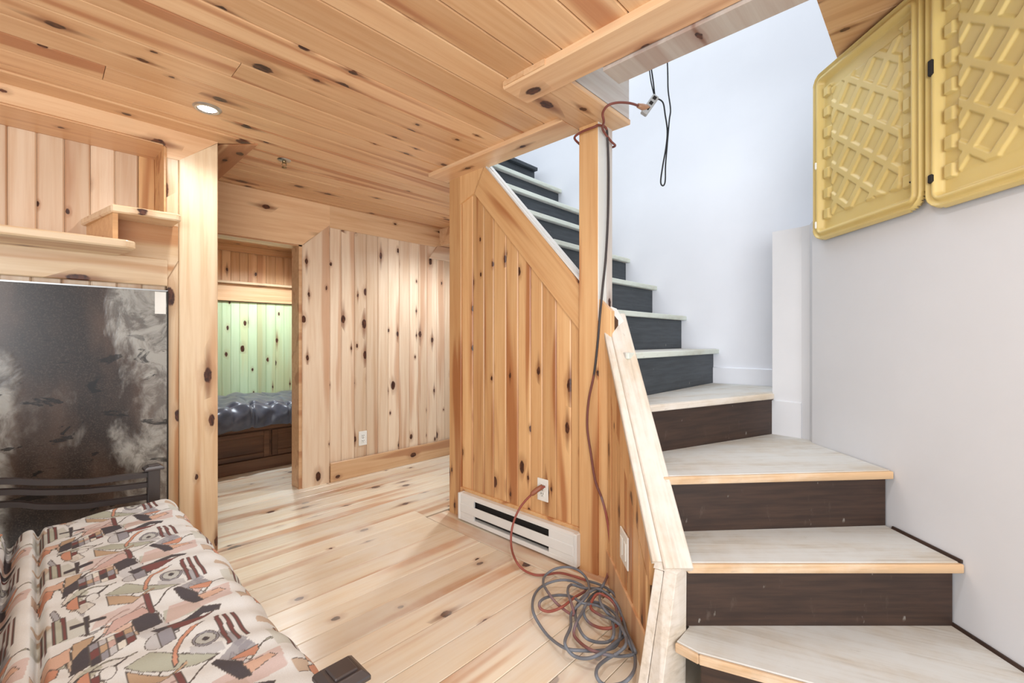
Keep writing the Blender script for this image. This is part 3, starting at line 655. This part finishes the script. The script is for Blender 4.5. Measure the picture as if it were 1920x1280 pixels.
# ------------------------------------------------------------------ cords
CORD= [(1.795,1.464,0.344),(1.775,1.502,0.322),(1.735,1.555,0.256),(1.7,1.578,0.193),(1.67,1.582,0.12),(1.645,1.56,0.054),(1.568,1.461,0.05),(1.569,1.416,0.02),(1.579,1.356,0.012),(1.611,1.316,0.012),(1.665,1.274,0.016),(1.689,1.211,0.015),(1.703,1.142,0.013),(1.697,1.072,0.024),(1.673,0.994,0.029),(1.634,0.935,0.016),(1.57,0.891,0.018),(1.47,0.86,0.041),(1.434,0.892,0.035),(1.453,0.96,0.014),(1.464,0.997,0.027),(1.497,1.012,0.044),(1.565,1.011,0.028),(1.586,0.972,0.015),(1.538,0.9,0.035),(1.471,0.841,0.043),(1.401,0.82,0.021),(1.344,0.849,0.019),(1.271,0.878,0.042),(1.248,0.928,0.038),(1.28,1.023,0.017),(1.305,1.096,0.026),(1.326,1.142,0.046),(1.412,1.212,0.032),(1.507,1.257,0.016),(1.557,1.227,0.035),(1.59,1.182,0.046),(1.639,1.158,0.025),(1.628,1.1,0.02),(1.515,1.078,0.042),(1.426,1.076,0.042),(1.397,1.117,0.02),(1.38,1.148,0.026),(1.384,1.155,0.047),(1.442,1.169,0.036),(1.517,1.161,0.018),(1.52,1.098,0.035),(1.496,1.026,0.048),(1.549,0.993,0.029),(1.554,0.945,0.021),(1.477,0.878,0.042),(1.41,0.835,0.046),(1.397,0.85,0.023),(1.362,0.88,0.026),(1.332,0.907,0.048),(1.388,0.977,0.04),(1.474,1.045,0.021),(1.535,1.06,0.034),(1.585,1.047,0.051),(1.666,1.044,0.033),(1.589,1.05,0.022),(1.456,0.999,0.042),(1.374,0.97,0.049),(1.344,0.96,0.027),(1.323,0.921,0.026),(1.288,0.851,0.049),(1.311,0.803,0.044),(1.367,0.776,0.023),(1.393,0.743,0.034),(1.392,0.745,0.052),(1.471,0.816,0.037),(1.563,0.887,0.023),(1.607,0.948,0.042),(1.621,1.024,0.052),(1.617,1.101,0.031),(1.606,1.16,0.027),(1.521,1.118,0.05),(1.461,1.055,0.048),(1.436,1.029,0.026),(1.437,1.1,0.034),(1.444,1.154,0.054),(1.511,1.241,0.041),(1.592,1.295,0.025),(1.645,1.277,0.042),(1.676,1.228,0.055),(1.715,1.194,0.035),(1.685,1.13,0.028),(1.582,1.053,0.05),(1.505,1.032,0.051),(1.436,1.037,0.029),(1.364,0.988,0.034),(1.26,0.937,0.055),(1.242,0.917,0.046),(1.251,0.89,0.027),(1.254,0.841,0.042),(1.283,0.811,0.057),(1.384,0.817,0.039),(1.46,0.822,0.028),(1.465,0.832,0.05),(1.475,0.877,0.055),(1.498,0.947,0.033),(1.515,1.001,0.034),(1.576,1.011,0.056),(1.596,0.971,0.05),(1.592,0.932,0.029),(1.507,0.876,0.041),(1.433,0.807,0.059),(1.409,0.769,0.043),(1.388,0.74,0.03),(1.309,0.699,0.05),(1.247,0.686,0.058),(1.233,0.711,0.036),(1.203,0.745,0.034),(1.189,0.763,0.057),(1.229,0.785,0.054),(1.306,0.8,0.032),(1.354,0.781,0.041),(1.383,0.77,0.061),(1.457,0.821,0.047),(1.517,0.888,0.031),(1.508,0.925,0.05),(1.539,0.972,0.061),(1.642,1.033,0.04),(1.678,1.04,0.05),(1.776,1.08,0.04),(1.776,1.068,0.123),(1.776,1.072,0.207),(1.776,1.089,0.303),(1.776,1.114,0.377),(1.776,1.148,0.449),(1.778,1.173,0.568),(1.778,1.193,0.69),(1.778,1.185,0.817),(1.778,1.155,0.944),(1.778,1.135,1.093),(1.778,1.126,1.191),(1.803,1.125,1.341),(1.831,1.125,1.493),(1.85,1.125,1.697),(1.855,1.125,1.9),(1.845,1.125,2.049),(1.831,1.125,2.094)]
ARC = [(1.726, 1.071, 2.069), (1.697, 1.058, 2.092), (1.686, 1.026, 2.109), (1.715, 0.996, 2.122), (1.786, 0.979, 2.141), (1.867, 0.98, 2.161)]
B2= [(1.963,0.937,2.216),(1.983,0.916,2.197),(1.99,0.908,2.14),(1.997,0.901,2.066),(1.993,0.905,1.992),(1.983,0.916,1.906),(1.976,0.923,1.832),(1.983,0.916,1.812),(1.99,0.908,1.832),(1.992,0.907,1.906),(1.997,0.901,2.004),(2.003,0.894,2.115),(2.007,0.89,2.165),(2.0,0.898,2.251),(1.998,0.899,2.325),(1.997,0.901,2.386)]

def vcol(o, cols):
    a = o.data.color_attributes.new('Col', 'FLOAT_COLOR', 'POINT'); a.data.foreach_set('color', np.asarray(cols, dtype=np.float32).ravel())
ring = [(1.785, 1.135, 2.095), (1.768, 1.15, 2.085), (1.770, 1.22, 2.085), (1.778, 1.266, 2.075), (1.83, 1.27, 2.06), (1.90, 1.265, 2.05), (1.93, 1.24, 2.045), (1.932, 1.17, 2.045), (1.92, 1.128, 2.04), (1.87, 1.122, 2.045), (1.80, 1.122, 2.075)]
path = catmull(CORD + ring + ARC, 9)
ext = empty('extension_cord', (1.55, 1.0, 0), 'long grey and red extension cord coiled on the floor and run up the post', 'cord')
bm = bmesh.new(); SEG = 8; bm_tube(bm, path, .0056, SEG); n = len(path)
co_ = bm_obj('cable', bm, M['cord'], ext, smooth=True)
cs = []; grey = np.array(C(112, 116, 124)); red = np.array(C(150, 76, 62)); blk = np.array(C(52, 44, 44))
nc_ = 9*len(CORD)
for i in range(n):
    t = .5 + .5*math.sin(i*.045+1.0)*math.sin(i*.0123); t = min(1, max(0, (t-.70)*5))
    if i < 9*12: t = 1
    k = grey*(1-t) + red*t
    if i > nc_-9*14: k = blk
    if i > nc_-9*14 and i < nc_-9*9: k = blk*.5+red*.5
    if i > nc_-12: k = red*.7
    k[3] = 1; cs += [k]*SEG
vcol(co_, cs)
tube('plug', catmull([(1.752, 1.520, .300), (1.775, 1.502, .322), (1.800, 1.482, .340)], 5), [.009, .011, .012, .013, .013, .013, .013, .013, .013, .012, .012], M['cordplug'] if 'cordplug' in M else plain('rust_plug', C(150, 92, 66), .5), ext)
tube('socket_end', [ARC[-1], Vector(ARC[-1]).lerp(Vector((1.915, .965, 2.163)), .5), (1.915, .965, 2.163), (1.93, .955, 2.160)], [.010, .014, .015, .013], plain('clear_orange_socket', C(176, 132, 104), .25), ext, 10)
tap = empty('power_tap', (1.932, .956, 2.14), 'small grey three-way power tap hanging beside the post', 'power tap')
A = Vector((1.912, .976, 2.137)); B = Vector((1.952, .936, 2.218)); ax = (B-A).normalized(); sd = Vector((-F2[0], -F2[1], 0)); wv = ax.cross(sd).normalized()
mwt = Matrix(((ax.x, wv.x, sd.x, A.x), (ax.y, wv.y, sd.y, A.y), (ax.z, wv.z, sd.z, A.z), (0, 0, 0, 1)))
L_ = (B-A).length; bm = bmesh.new(); bm_box(bm, (0, -.016, -.015), (L_, .016, .015), .004); bm_obj('body', bm, plain('grey_rubber', C(176, 176, 176), .5), tap, mw=mwt)
for k in range(3):
    bm = bmesh.new(); bm_box(bm, (.018+k*.028, -.008, .013), (.034+k*.028, .008, .0165)); bm_obj('socket', bm, M['slot'], tap, mw=mwt)
bw_ = empty('hanging_cable', (1.99, .91, 1.81), 'thin black cable hanging in a loop from the stair opening', 'cable')
up1 = [(1.575, .93, 2.36), (1.70, .94, 2.45), (1.90, .95, 2.44), (1.935, .95, 2.38), (1.937, .95, 2.348), (1.943, .943, 2.282), (1.948, .938, 2.216)]
tube('strand', catmull(up1, 6), .0032, M['blackwire'], bw_, 6)
tube('strand', catmull([(p[0]-.004, p[1]+.008, p[2]) for p in up1[:-1]] + [(1.95, .94, 2.216)], 6), .0026, M['blackwire'], bw_, 6)
tube('strand', catmull(B2 + [(1.99, .905, 2.46), (1.80, .92, 2.50), (1.575, .93, 2.40)], 6), .0034, M['blackwire'], bw_, 6)

# ------------------------------------------------------------------ dark glass sheet
pane = empty('glass_sheet', (-.2, AY-.02, .0), 'dark brown glossy sheet with torn film leaning behind the futon', 'glass sheet')
bm = bmesh.new(); bm_box(bm, (-.95, AY-.034, .002), (.430, AY-.020, 1.336)); bm_obj('sheet', bm, M['film'], pane)
box('edge', (-.95, AY-.036, 1.334), (.432, AY-.018, 1.340), M['steel'], pane)
box('edge', (.428, AY-.036, .002), (.434, AY-.018, 1.336), M['slot'], pane)
box('sticker', (.382, AY-.0352, 1.225), (.424, AY-.034, 1.330), M['plastic'], pane)

# ------------------------------------------------------------------ futon
fr = empty('futon', (.0, 1.55, 0), 'dark metal futon frame with curved three-rail arms and capped posts', 'futon')
def fpost(x, y, top=.548):
    o = box('post', (x-.021, y-.021, .0), (x+.021, y+.021, top), M['blackmetal'], fr, .003)
    z = top
    hull('cap', [(x+a*.034, y+b*.034, z) for a in (-1, 1) for b in (-1, 1)] + [(x+a*.034, y+b*.034, z+.008) for a in (-1, 1) for b in (-1, 1)] + [(x+a*.024, y+b*.024, z+.017) for a in (-1, 1) for b in (-1, 1)], M['blackmetal'], fr, .0015)
    bm = bmesh.new(); bm_box(bm, (x-.019, y-.019, z+.014), (x+.019, y+.019, z+.021), .002); bm_obj('cap_button', bm, M['blackmetal'], fr)
for py in (2.43, .70):
    fpost(.338, py); fpost(-.62, py, .70)
    for zs in ((.541, .547, .550, .556, .580, .607, .66, .70), (.499, .506, .513, .520, .543, .568, .60, .62), (.447, .452, .457, .463, .49, .523, .54, .55)):
        xs = (.318, .227, .169, .115, .007, -.093, -.35, -.60)
        bm = bmesh.new(); pts = catmull([(x, py, z) for x, z in zip(xs, zs)], 6)
        for a, b in zip(pts, pts[1:]):
            pass
        rings = [[bm.verts.new((p.x, py+s*.011, p.z+d)) for s, d in ((-1, -.022), (1, -.022), (1, -.002), (.6, .0), (-.6, .0), (-1, -.002))] for p in pts]
        for A_, B_ in zip(rings, rings[1:]):
            for k in range(6): bm.faces.new((A_[k], A_[(k+1) % 6], B_[(k+1) % 6], B_[k]))
        bm.faces.new(rings[0]); bm.faces.new(rings[-1][::-1])
        bm_obj('arm_rail', bm, M['blackmetal'], fr)
box('seat_rail', (.295, .72, .20), (.33, 2.41, .25), M['blackmetal'], fr, .003)
box('back_rail', (-.62, .72, .62), (-.585, 2.41, .66), M['blackmetal'], fr, .003)
for k in range(11): box('slat', (-.30, .82+k*.148, .245), (.32, .86+k*.148, .262), M['blackmetal'], fr)

# printed mattress: motif drawn in plan metres, repeated along the seat
PER = .37; XP = .40; RES = .0011
nxp, nyp = int(XP/RES), int(PER/RES)
tile = np.zeros((nyp, nxp, 3)); tile[:] = C(226, 229, 228)[:3]
gx, gy = np.meshgrid((np.arange(nxp)+.5)*RES - .03, (np.arange(nyp)+.5)*RES)
def fill(poly, col, outline=True, a=1.0):
    pts = np.array(poly, float); y0 = 1.02
    for oy in (-PER, 0, PER):
        px = pts[:, 0]; py = pts[:, 1] - y0 + oy
        if py.max() < 0 or py.min() > PER: continue
        ins = np.zeros(gx.shape, bool); dmin = np.full(gx.shape, 9.0)
        m = len(px)
        for i in range(m):
            x1, y1, x2, y2 = px[i], py[i], px[(i+1) % m], py[(i+1) % m]
            c_ = ((y1 > gy) != (y2 > gy)) & (gx < (x2-x1)*(gy-y1)/((y2-y1) or 1e-9) + x1); ins ^= c_
            L2 = (x2-x1)**2+(y2-y1)**2+1e-12; t = np.clip(((gx-x1)*(x2-x1)+(gy-y1)*(y2-y1))/L2, 0, 1)
            dmin = np.minimum(dmin, np.hypot(gx-x1-t*(x2-x1), gy-y1-t*(y2-y1)))
        tile[ins] = tile[ins]*(1-a) + np.array(col[:3])*a
        if outline: tile[dmin < .0010] = C(92, 86, 82)[:3]
OR = C(204, 148, 122); OR2 = C(212, 176, 154); BU = C(122, 74, 72); DK = C(74, 70, 76); GR = C(150, 150, 158); OL = C(180, 184, 168); PK = C(206, 176, 168); LG = C(196, 198, 200); TN = C(190, 164, 136)
rg = random.Random(5)
for k in range(20):            # muted background patches and outlined slivers
    x_, y_ = rg.uniform(-.03, .36), rg.uniform(1.02, 1.39); a_ = rg.uniform(-.5, .5) + (1.57 if k % 3 == 0 else 0); l_, w_ = rg.uniform(.015, .05), rg.uniform(.006, .020)
    ca, sa = math.cos(a_), math.sin(a_)
    q_ = [(-l_, -w_), (l_, -w_*rg.uniform(.3, 1)), (l_*rg.uniform(.6, 1), w_), (-l_*rg.uniform(.5, 1), w_*rg.uniform(.4, 1))]
    fill([(x_ + (u_*ca - v_*sa)*.8, y_ + (u_*sa + v_*ca)*1.6) for u_, v_ in q_], rg.choice((LG, PK, OL, LG, C(214, 210, 200), TN, GR, OR2)), k % 2 == 0, .8)
for k in range(7):            # thin wavy pen lines
    x_, y_ = rg.uniform(-.02, .30), rg.uniform(1.02, 1.39); ph_ = rg.uniform(0, 6); n_ = 9
    up_ = [(x_ + i*.011, y_ + .018*math.sin(i*.7+ph_) + i*.004) for i in range(n_)]
    fill(up_ + [(p_[0], p_[1] + rg.uniform(.002, .007)) for p_ in up_[::-1]], rg.choice((DK, BU, LG, OL)), True)
fill([(-.03, 1.02), (.10, 1.02), (.08, 1.12), (-.03, 1.10)], OL, False, .5); fill([(.22, 1.30), (.36, 1.31), (.37, 1.38), (.24, 1.37)], PK, False, .7); fill([(.10, 1.02), (.20, 1.03), (.21, 1.09), (.12, 1.08)], PK, False, .6)
fill([(.23, 1.10), (.29, 1.09), (.29, 1.12), (.24, 1.15)], LG, False)
fill([(0.116,1.348),(0.139,1.395),(0.195,1.42),(0.207,1.376),(0.165,1.368)], PK)
fill([(0.137,1.181),(0.18,1.198),(0.217,1.146),(0.278,1.086),(0.24,1.088),(0.196,1.112),(0.158,1.148)], OL)
fill([(0.138,1.169),(0.193,1.093),(0.227,1.116),(0.228,1.107),(0.179,1.08),(0.137,1.111)], TN)
fill([(0.07,1.365),(0.105,1.368),(0.092,1.315),(0.065,1.303)], TN)
fill([(-0.001,1.312),(0.009,1.347),(0.049,1.344),(0.066,1.352),(0.063,1.306),(0.045,1.301)], OR2)
fill([(-0.003,1.293),(0.03,1.314),(0.047,1.298),(0.041,1.261),(0.002,1.247)], OR)
fill([(0.12,1.362),(0.097,1.319),(0.09,1.261),(0.06,1.243),(0.066,1.302)], DK)
fill([(0.006,1.496),(0.013,1.494),(0.011,1.365),(0.005,1.367)], BU)
fill([(0.022,1.499),(0.028,1.495),(0.027,1.376),(0.021,1.374)], BU)
fill([(0.039,1.511),(0.045,1.509),(0.045,1.391),(0.039,1.389)], BU)
fill([(0.055,1.514),(0.061,1.51),(0.062,1.396),(0.056,1.397)], BU)
fill([(0.045,1.509),(0.055,1.514),(0.056,1.397),(0.045,1.391)], OL)
fill([(p_[0], p_[1]) for p_ in [(.089+.024*math.cos(a_), 1.190+.038*math.sin(a_)) for a_ in np.linspace(1.57, 4.71, 16)]], OR)
fill([(.113+.013*math.cos(a_), 1.193+.021*math.sin(a_)) for a_ in np.linspace(0, 6.1, 18)], C(226, 229, 228))
fill([(0.089,1.199),(0.101,1.197),(0.101,1.176),(0.089,1.171)], BU)
fill([(0.192,1.281),(0.246,1.281),(0.295,1.304),(0.328,1.281),(0.32,1.266),(0.289,1.278),(0.239,1.241),(0.216,1.228)], DK)
fill([(0.219,1.281),(0.252,1.275),(0.29,1.266),(0.318,1.274),(0.283,1.253),(0.252,1.241),(0.223,1.248)], BU)
fill([(0.2,1.258),(0.226,1.264),(0.226,1.209),(0.197,1.2)], GR)
fill([(.199+.024*math.cos(a_), 1.228+.030*math.sin(a_)) for a_ in np.linspace(1.57, 4.71, 16)], LG)
def ell(cx_, cy_, rx_, ry_, a0=0, a1=6.2832, n_=22): return [(cx_ + rx_*math.cos(a0+(a1-a0)*i_/n_), cy_ + ry_*math.sin(a0+(a1-a0)*i_/n_)) for i_ in range(n_+1)]
fill(ell(.270, 1.160, .024, .032), GR); fill(ell(.270, 1.160, .019, .025), C(190, 194, 190))
fill([(0.282,1.232),(0.256,1.227),(0.231,1.203),(0.214,1.17),(0.207,1.138),(0.205,1.113),(0.214,1.122),(0.219,1.156),(0.238,1.196),(0.266,1.222)], OR)
fill([(0.302,1.238),(0.311,1.239),(0.304,1.1),(0.297,1.1)], BU)
fill([(0.318,1.236),(0.327,1.235),(0.323,1.101),(0.315,1.099)], BU)
fill([(0.335,1.229),(0.341,1.228),(0.342,1.104),(0.335,1.103)], BU)
fill([(0.069,1.44),(0.127,1.439),(0.127,1.423),(0.069,1.425)], DK)
fill([(0.092,1.475),(0.102,1.475),(0.097,1.381),(0.092,1.377)], DK)
fill([(0.202,1.466),(0.212,1.461),(0.213,1.369),(0.202,1.359)], BU)
fill([(0.168,1.365),(0.196,1.376),(0.214,1.357),(0.217,1.312),(0.173,1.301)], DK)
fill([(0.288,1.051),(0.341,1.053),(0.339,1.038),(0.326,1.019),(0.292,1.04)], OR)
fill([(0.259,1.068),(0.271,1.073),(0.301,1.015),(0.302,0.964),(0.284,0.968),(0.267,1.021)], DK)
fill([(0.298,1.004),(0.347,0.998),(0.355,0.981),(0.304,0.969)], OR2)
cc = [LG, DK, TN, C(226,224,214), GR, PK, BU]
for i in range(5):
    for j in range(3):
        x0 = .093 + i*.0145; y0_ = 1.25 + j*.026 + i*.004
        fill([(x0, y0_), (x0+.0145, y0_+.004), (x0+.0145, y0_+.030), (x0, y0_+.026)], cc[(i*3+j*5+1) % 7])
fill([(.270+.006*math.cos(a_), 1.160+.009*math.sin(a_)) for a_ in np.linspace(0, 6.1, 12)], DK)

def sample(u, v):
    iu = (np.floor((u+.03)/RES).astype(int)) % nxp; iv = (np.floor((v-1.02)/RES).astype(int)) % nyp
    return tile[iv, iu]
def mattress():
    # centre line of the padded sheet, from the top of the backrest to the front edge
    cl = catmull([(-.46, 0, .86), (-.34, 0, .66), (-.22, 0, .49), (-.135, 0, .395), (-.085, 0, .372), (-.03, 0, .366), (.03, 0, .366), (.12, 0, .372), (.24, 0, .378), (.345, 0, .380)], 40)
    cl = [Vector((p.x, p.z)) for p in cl]
    # resample
    s = [0]
    for a, b in zip(cl, cl[1:]): s.append(s[-1] + (b-a).length)
    S = np.array(s); step_ = .0022; ss = np.arange(0, S[-1], step_)
    cx = np.interp(ss, S, [p.x for p in cl]); cz = np.interp(ss, S, [p.y for p in cl])
    tx = np.gradient(cx); tz = np.gradient(cz); ln = np.hypot(tx, tz); nx_, nz_ = -tz/ln, tx/ln
    half = np.full(len(ss), .072)
    half -= .030*np.exp(-((cx-.0)/.010)**2) + .055*np.exp(-((cx+.070)/.020)**2)
    top = np.stack([cx+nx_*half, cz+nz_*half], 1); bot = np.stack([cx-nx_*.05, cz-nz_*.05], 1)
    # front edge: half round
    th = np.linspace(math.pi/2, -math.pi/2, 75)[1:-1]; ex, ez = cx[-1], cz[-1]
    edge_ = np.stack([ex+.058*np.cos(th), ez+np.where(th > 0, .072, .05)*np.sin(th)], 1)
    prof = np.vstack([top, edge_, bot[::-1][::8]]); cen = np.vstack([np.stack([cx, cz], 1), np.tile([ex, ez], (len(edge_), 1)), np.stack([cx, cz], 1)[::-1][::8]])
    arc = np.concatenate([[0], np.cumsum(np.hypot(*np.diff(prof, axis=0).T))]); k0 = np.argmin(np.abs(top[:, 0]-0.0)); arc -= arc[k0]
    Y0, Y1 = .80, 2.335; ys = np.concatenate([np.linspace(Y0, Y0+.06, 24)[:-1], np.arange(Y0+.06, Y1-.06, .0026), np.linspace(Y1-.06, Y1, 30)])
    e_ = np.maximum(0, np.maximum((Y0+.06-ys)/.06, (ys-(Y1-.06))/.06)); k = np.sqrt(np.maximum(1-e_**2.4, .0)); k = .12+.88*k
    V = np.zeros((len(ys), len(prof), 3))
    nl = .0035*np.sin(ys[:, None]*23+arc[None]*9)*np.sin(arc[None]*17+1) + .0025*np.sin(ys[:, None]*61+arc[None]*31) + .004*np.sin(ys[:, None]*7.3+2)
    dirv = prof-cen; dl = np.maximum(np.hypot(dirv[:, 0], dirv[:, 1]), 1e-6); dn = dirv/dl[:, None]
    for a, col in ((0, 0), (2, 1)):
        V[:, :, a] = cen[None, :, col] + dirv[None, :, col]*k[:, None] + dn[None, :, col]*nl*k[:, None]
    V[:, :, 1] = ys[:, None]
    # small gathers at the crease
    g = np.exp(-((arc-.01)/.03)**2); V[:, :, 2] += .004*g[None]*np.sin(ys*70+np.sin(ys*31)*2)[:, None]
    cols = np.ones((len(ys), len(prof), 4)); UU, YY = np.meshgrid(arc, ys); cols[:, :, :3] = sample(UU, YY)
    m_, n_ = len(ys), len(prof); I = np.arange(m_*n_).reshape(m_, n_); J = np.roll(I, -1, 1)
    q = np.stack([I[:-1], I[1:], J[1:], J[:-1]], -1).reshape(-1, 4)
    me = bpy.data.meshes.new('futon_mattress'); me.vertices.add(m_*n_); me.vertices.foreach_set('co', V.reshape(-1))
    nq = len(q); caps = [I[0].tolist(), I[-1][::-1].tolist()]
    loops = np.concatenate([q.reshape(-1), np.array(caps[0]), np.array(caps[1])]).astype(np.int32)
    st = np.concatenate([np.arange(nq)*4, [nq*4, nq*4+n_]]).astype(np.int32)
    me.loops.add(len(loops)); me.loops.foreach_set('vertex_index', loops)
    me.polygons.add(nq+2); me.polygons.foreach_set('loop_start', st)
    me.update(calc_edges=True); me.validate()
    me.polygons.foreach_set('use_smooth', np.ones(len(me.polygons), bool))
    ca = me.color_attributes.new('Col', 'FLOAT_COLOR', 'POINT'); ca.data.foreach_set('color', cols.astype(np.float32).ravel())
    return link('futon_mattress', me, None, M['fabric'])
tag(mattress(), 'folded futon mattress printed with abstract red, grey and orange shapes', 'mattress')

# ------------------------------------------------------------------ bed in the nook
bed = empty('platform_bed', (1.1, 4.2, 0), 'dark stained built-in bed base with panelled drawer fronts', 'bed')
box('base', (.35, 4.165, .0), (1.845, NY-.01, .395), M['brownbed'], bed)
box('kick_board', (.35, 4.145, .0), (1.845, 4.165, .10), M['brownbed'], bed, .003)
box('top_rail', (.35, 4.145, .34), (1.845, 4.165, .395), M['brownbed'], bed, .003)
for a, b in ((.42, .88), (.90, 1.36), (1.38, 1.83)):
    d = box('drawer_panel', (a, 4.152, .115), (b, 4.166, .325), M['brownbed'], bed)
    for lo, hi in (((a, 4.138, .110), (a+.045, 4.153, .330)), ((b-.045, 4.138, .110), (b, 4.153, .330)), ((a+.045, 4.138, .110), (b-.045, 4.153, .150)), ((a+.045, 4.138, .290), (b-.045, 4.153, .330))):
        box('drawer_frame', lo, hi, M['brownbed'], d, .003)
def quilt():
    nx, ny = 200, 130; X0, X1 = .36, 1.84
    prof = catmull([(4.93, 0, .40), (4.93, 0, .54), (4.85, 0, .575), (4.6, 0, .58), (4.35, 0, .575), (4.20, 0, .56), (4.125, 0, .52), (4.10, 0, .46), (4.105, 0, .40), (4.13, 0, .365), (4.2, 0, .392)], 12)
    vs_, fs = [], []
    xs = np.linspace(X0, X1, nx)
    n = len(prof)
    for i, x in enumerate(xs):
        for j, p in enumerate(prof):
            t = j/(n-1); s = abs(((x-.62)/.30+.5) % 1-.5); tuft = -.020*math.exp(-(s/.045)**2)
            r = abs(((t-.52)/.22+.5) % 1-.5); tuft += -.014*math.exp(-(r/.05)**2) if .15 < t < .62 else 0
            wv_ = .012*math.sin(x*21+t*9+2*math.sin(x*5))*math.sin(t*17+x*6)+.006*math.sin(x*43-t*26+3*math.sin(t*8))+.014*math.sin(x*9+1.5+t*4)+.016*abs(math.cos((x-.62)/.30*math.pi))**.5-.008
            env = math.sin(math.pi*min(1, max(0, t)))**.5
            d = (tuft+wv_)*env
            a = prof[max(j-1, 0)]; b = prof[min(j+1, n-1)]; tx, tz = b.x-a.x, b.z-a.z; L = math.hypot(tx, tz) or 1
            vs_.append((x, p.x+tz/L*d*1.0, p.z-tx/L*d)); 
    for i in range(nx-1):
        for j in range(n-1): fs.append((i*n+j, i*n+j+1, (i+1)*n+j+1, (i+1)*n+j))
    me = bpy.data.meshes.new('comforter'); me.from_pydata(vs_, [], fs); me.polygons.foreach_set('use_smooth', [True]*len(fs))
    return link('comforter', me, None, M['quilt'])
tag(quilt(), 'puffy dark blue-grey quilted comforter on the nook bed', 'comforter')
# every label-less piece of the setting has been tagged above
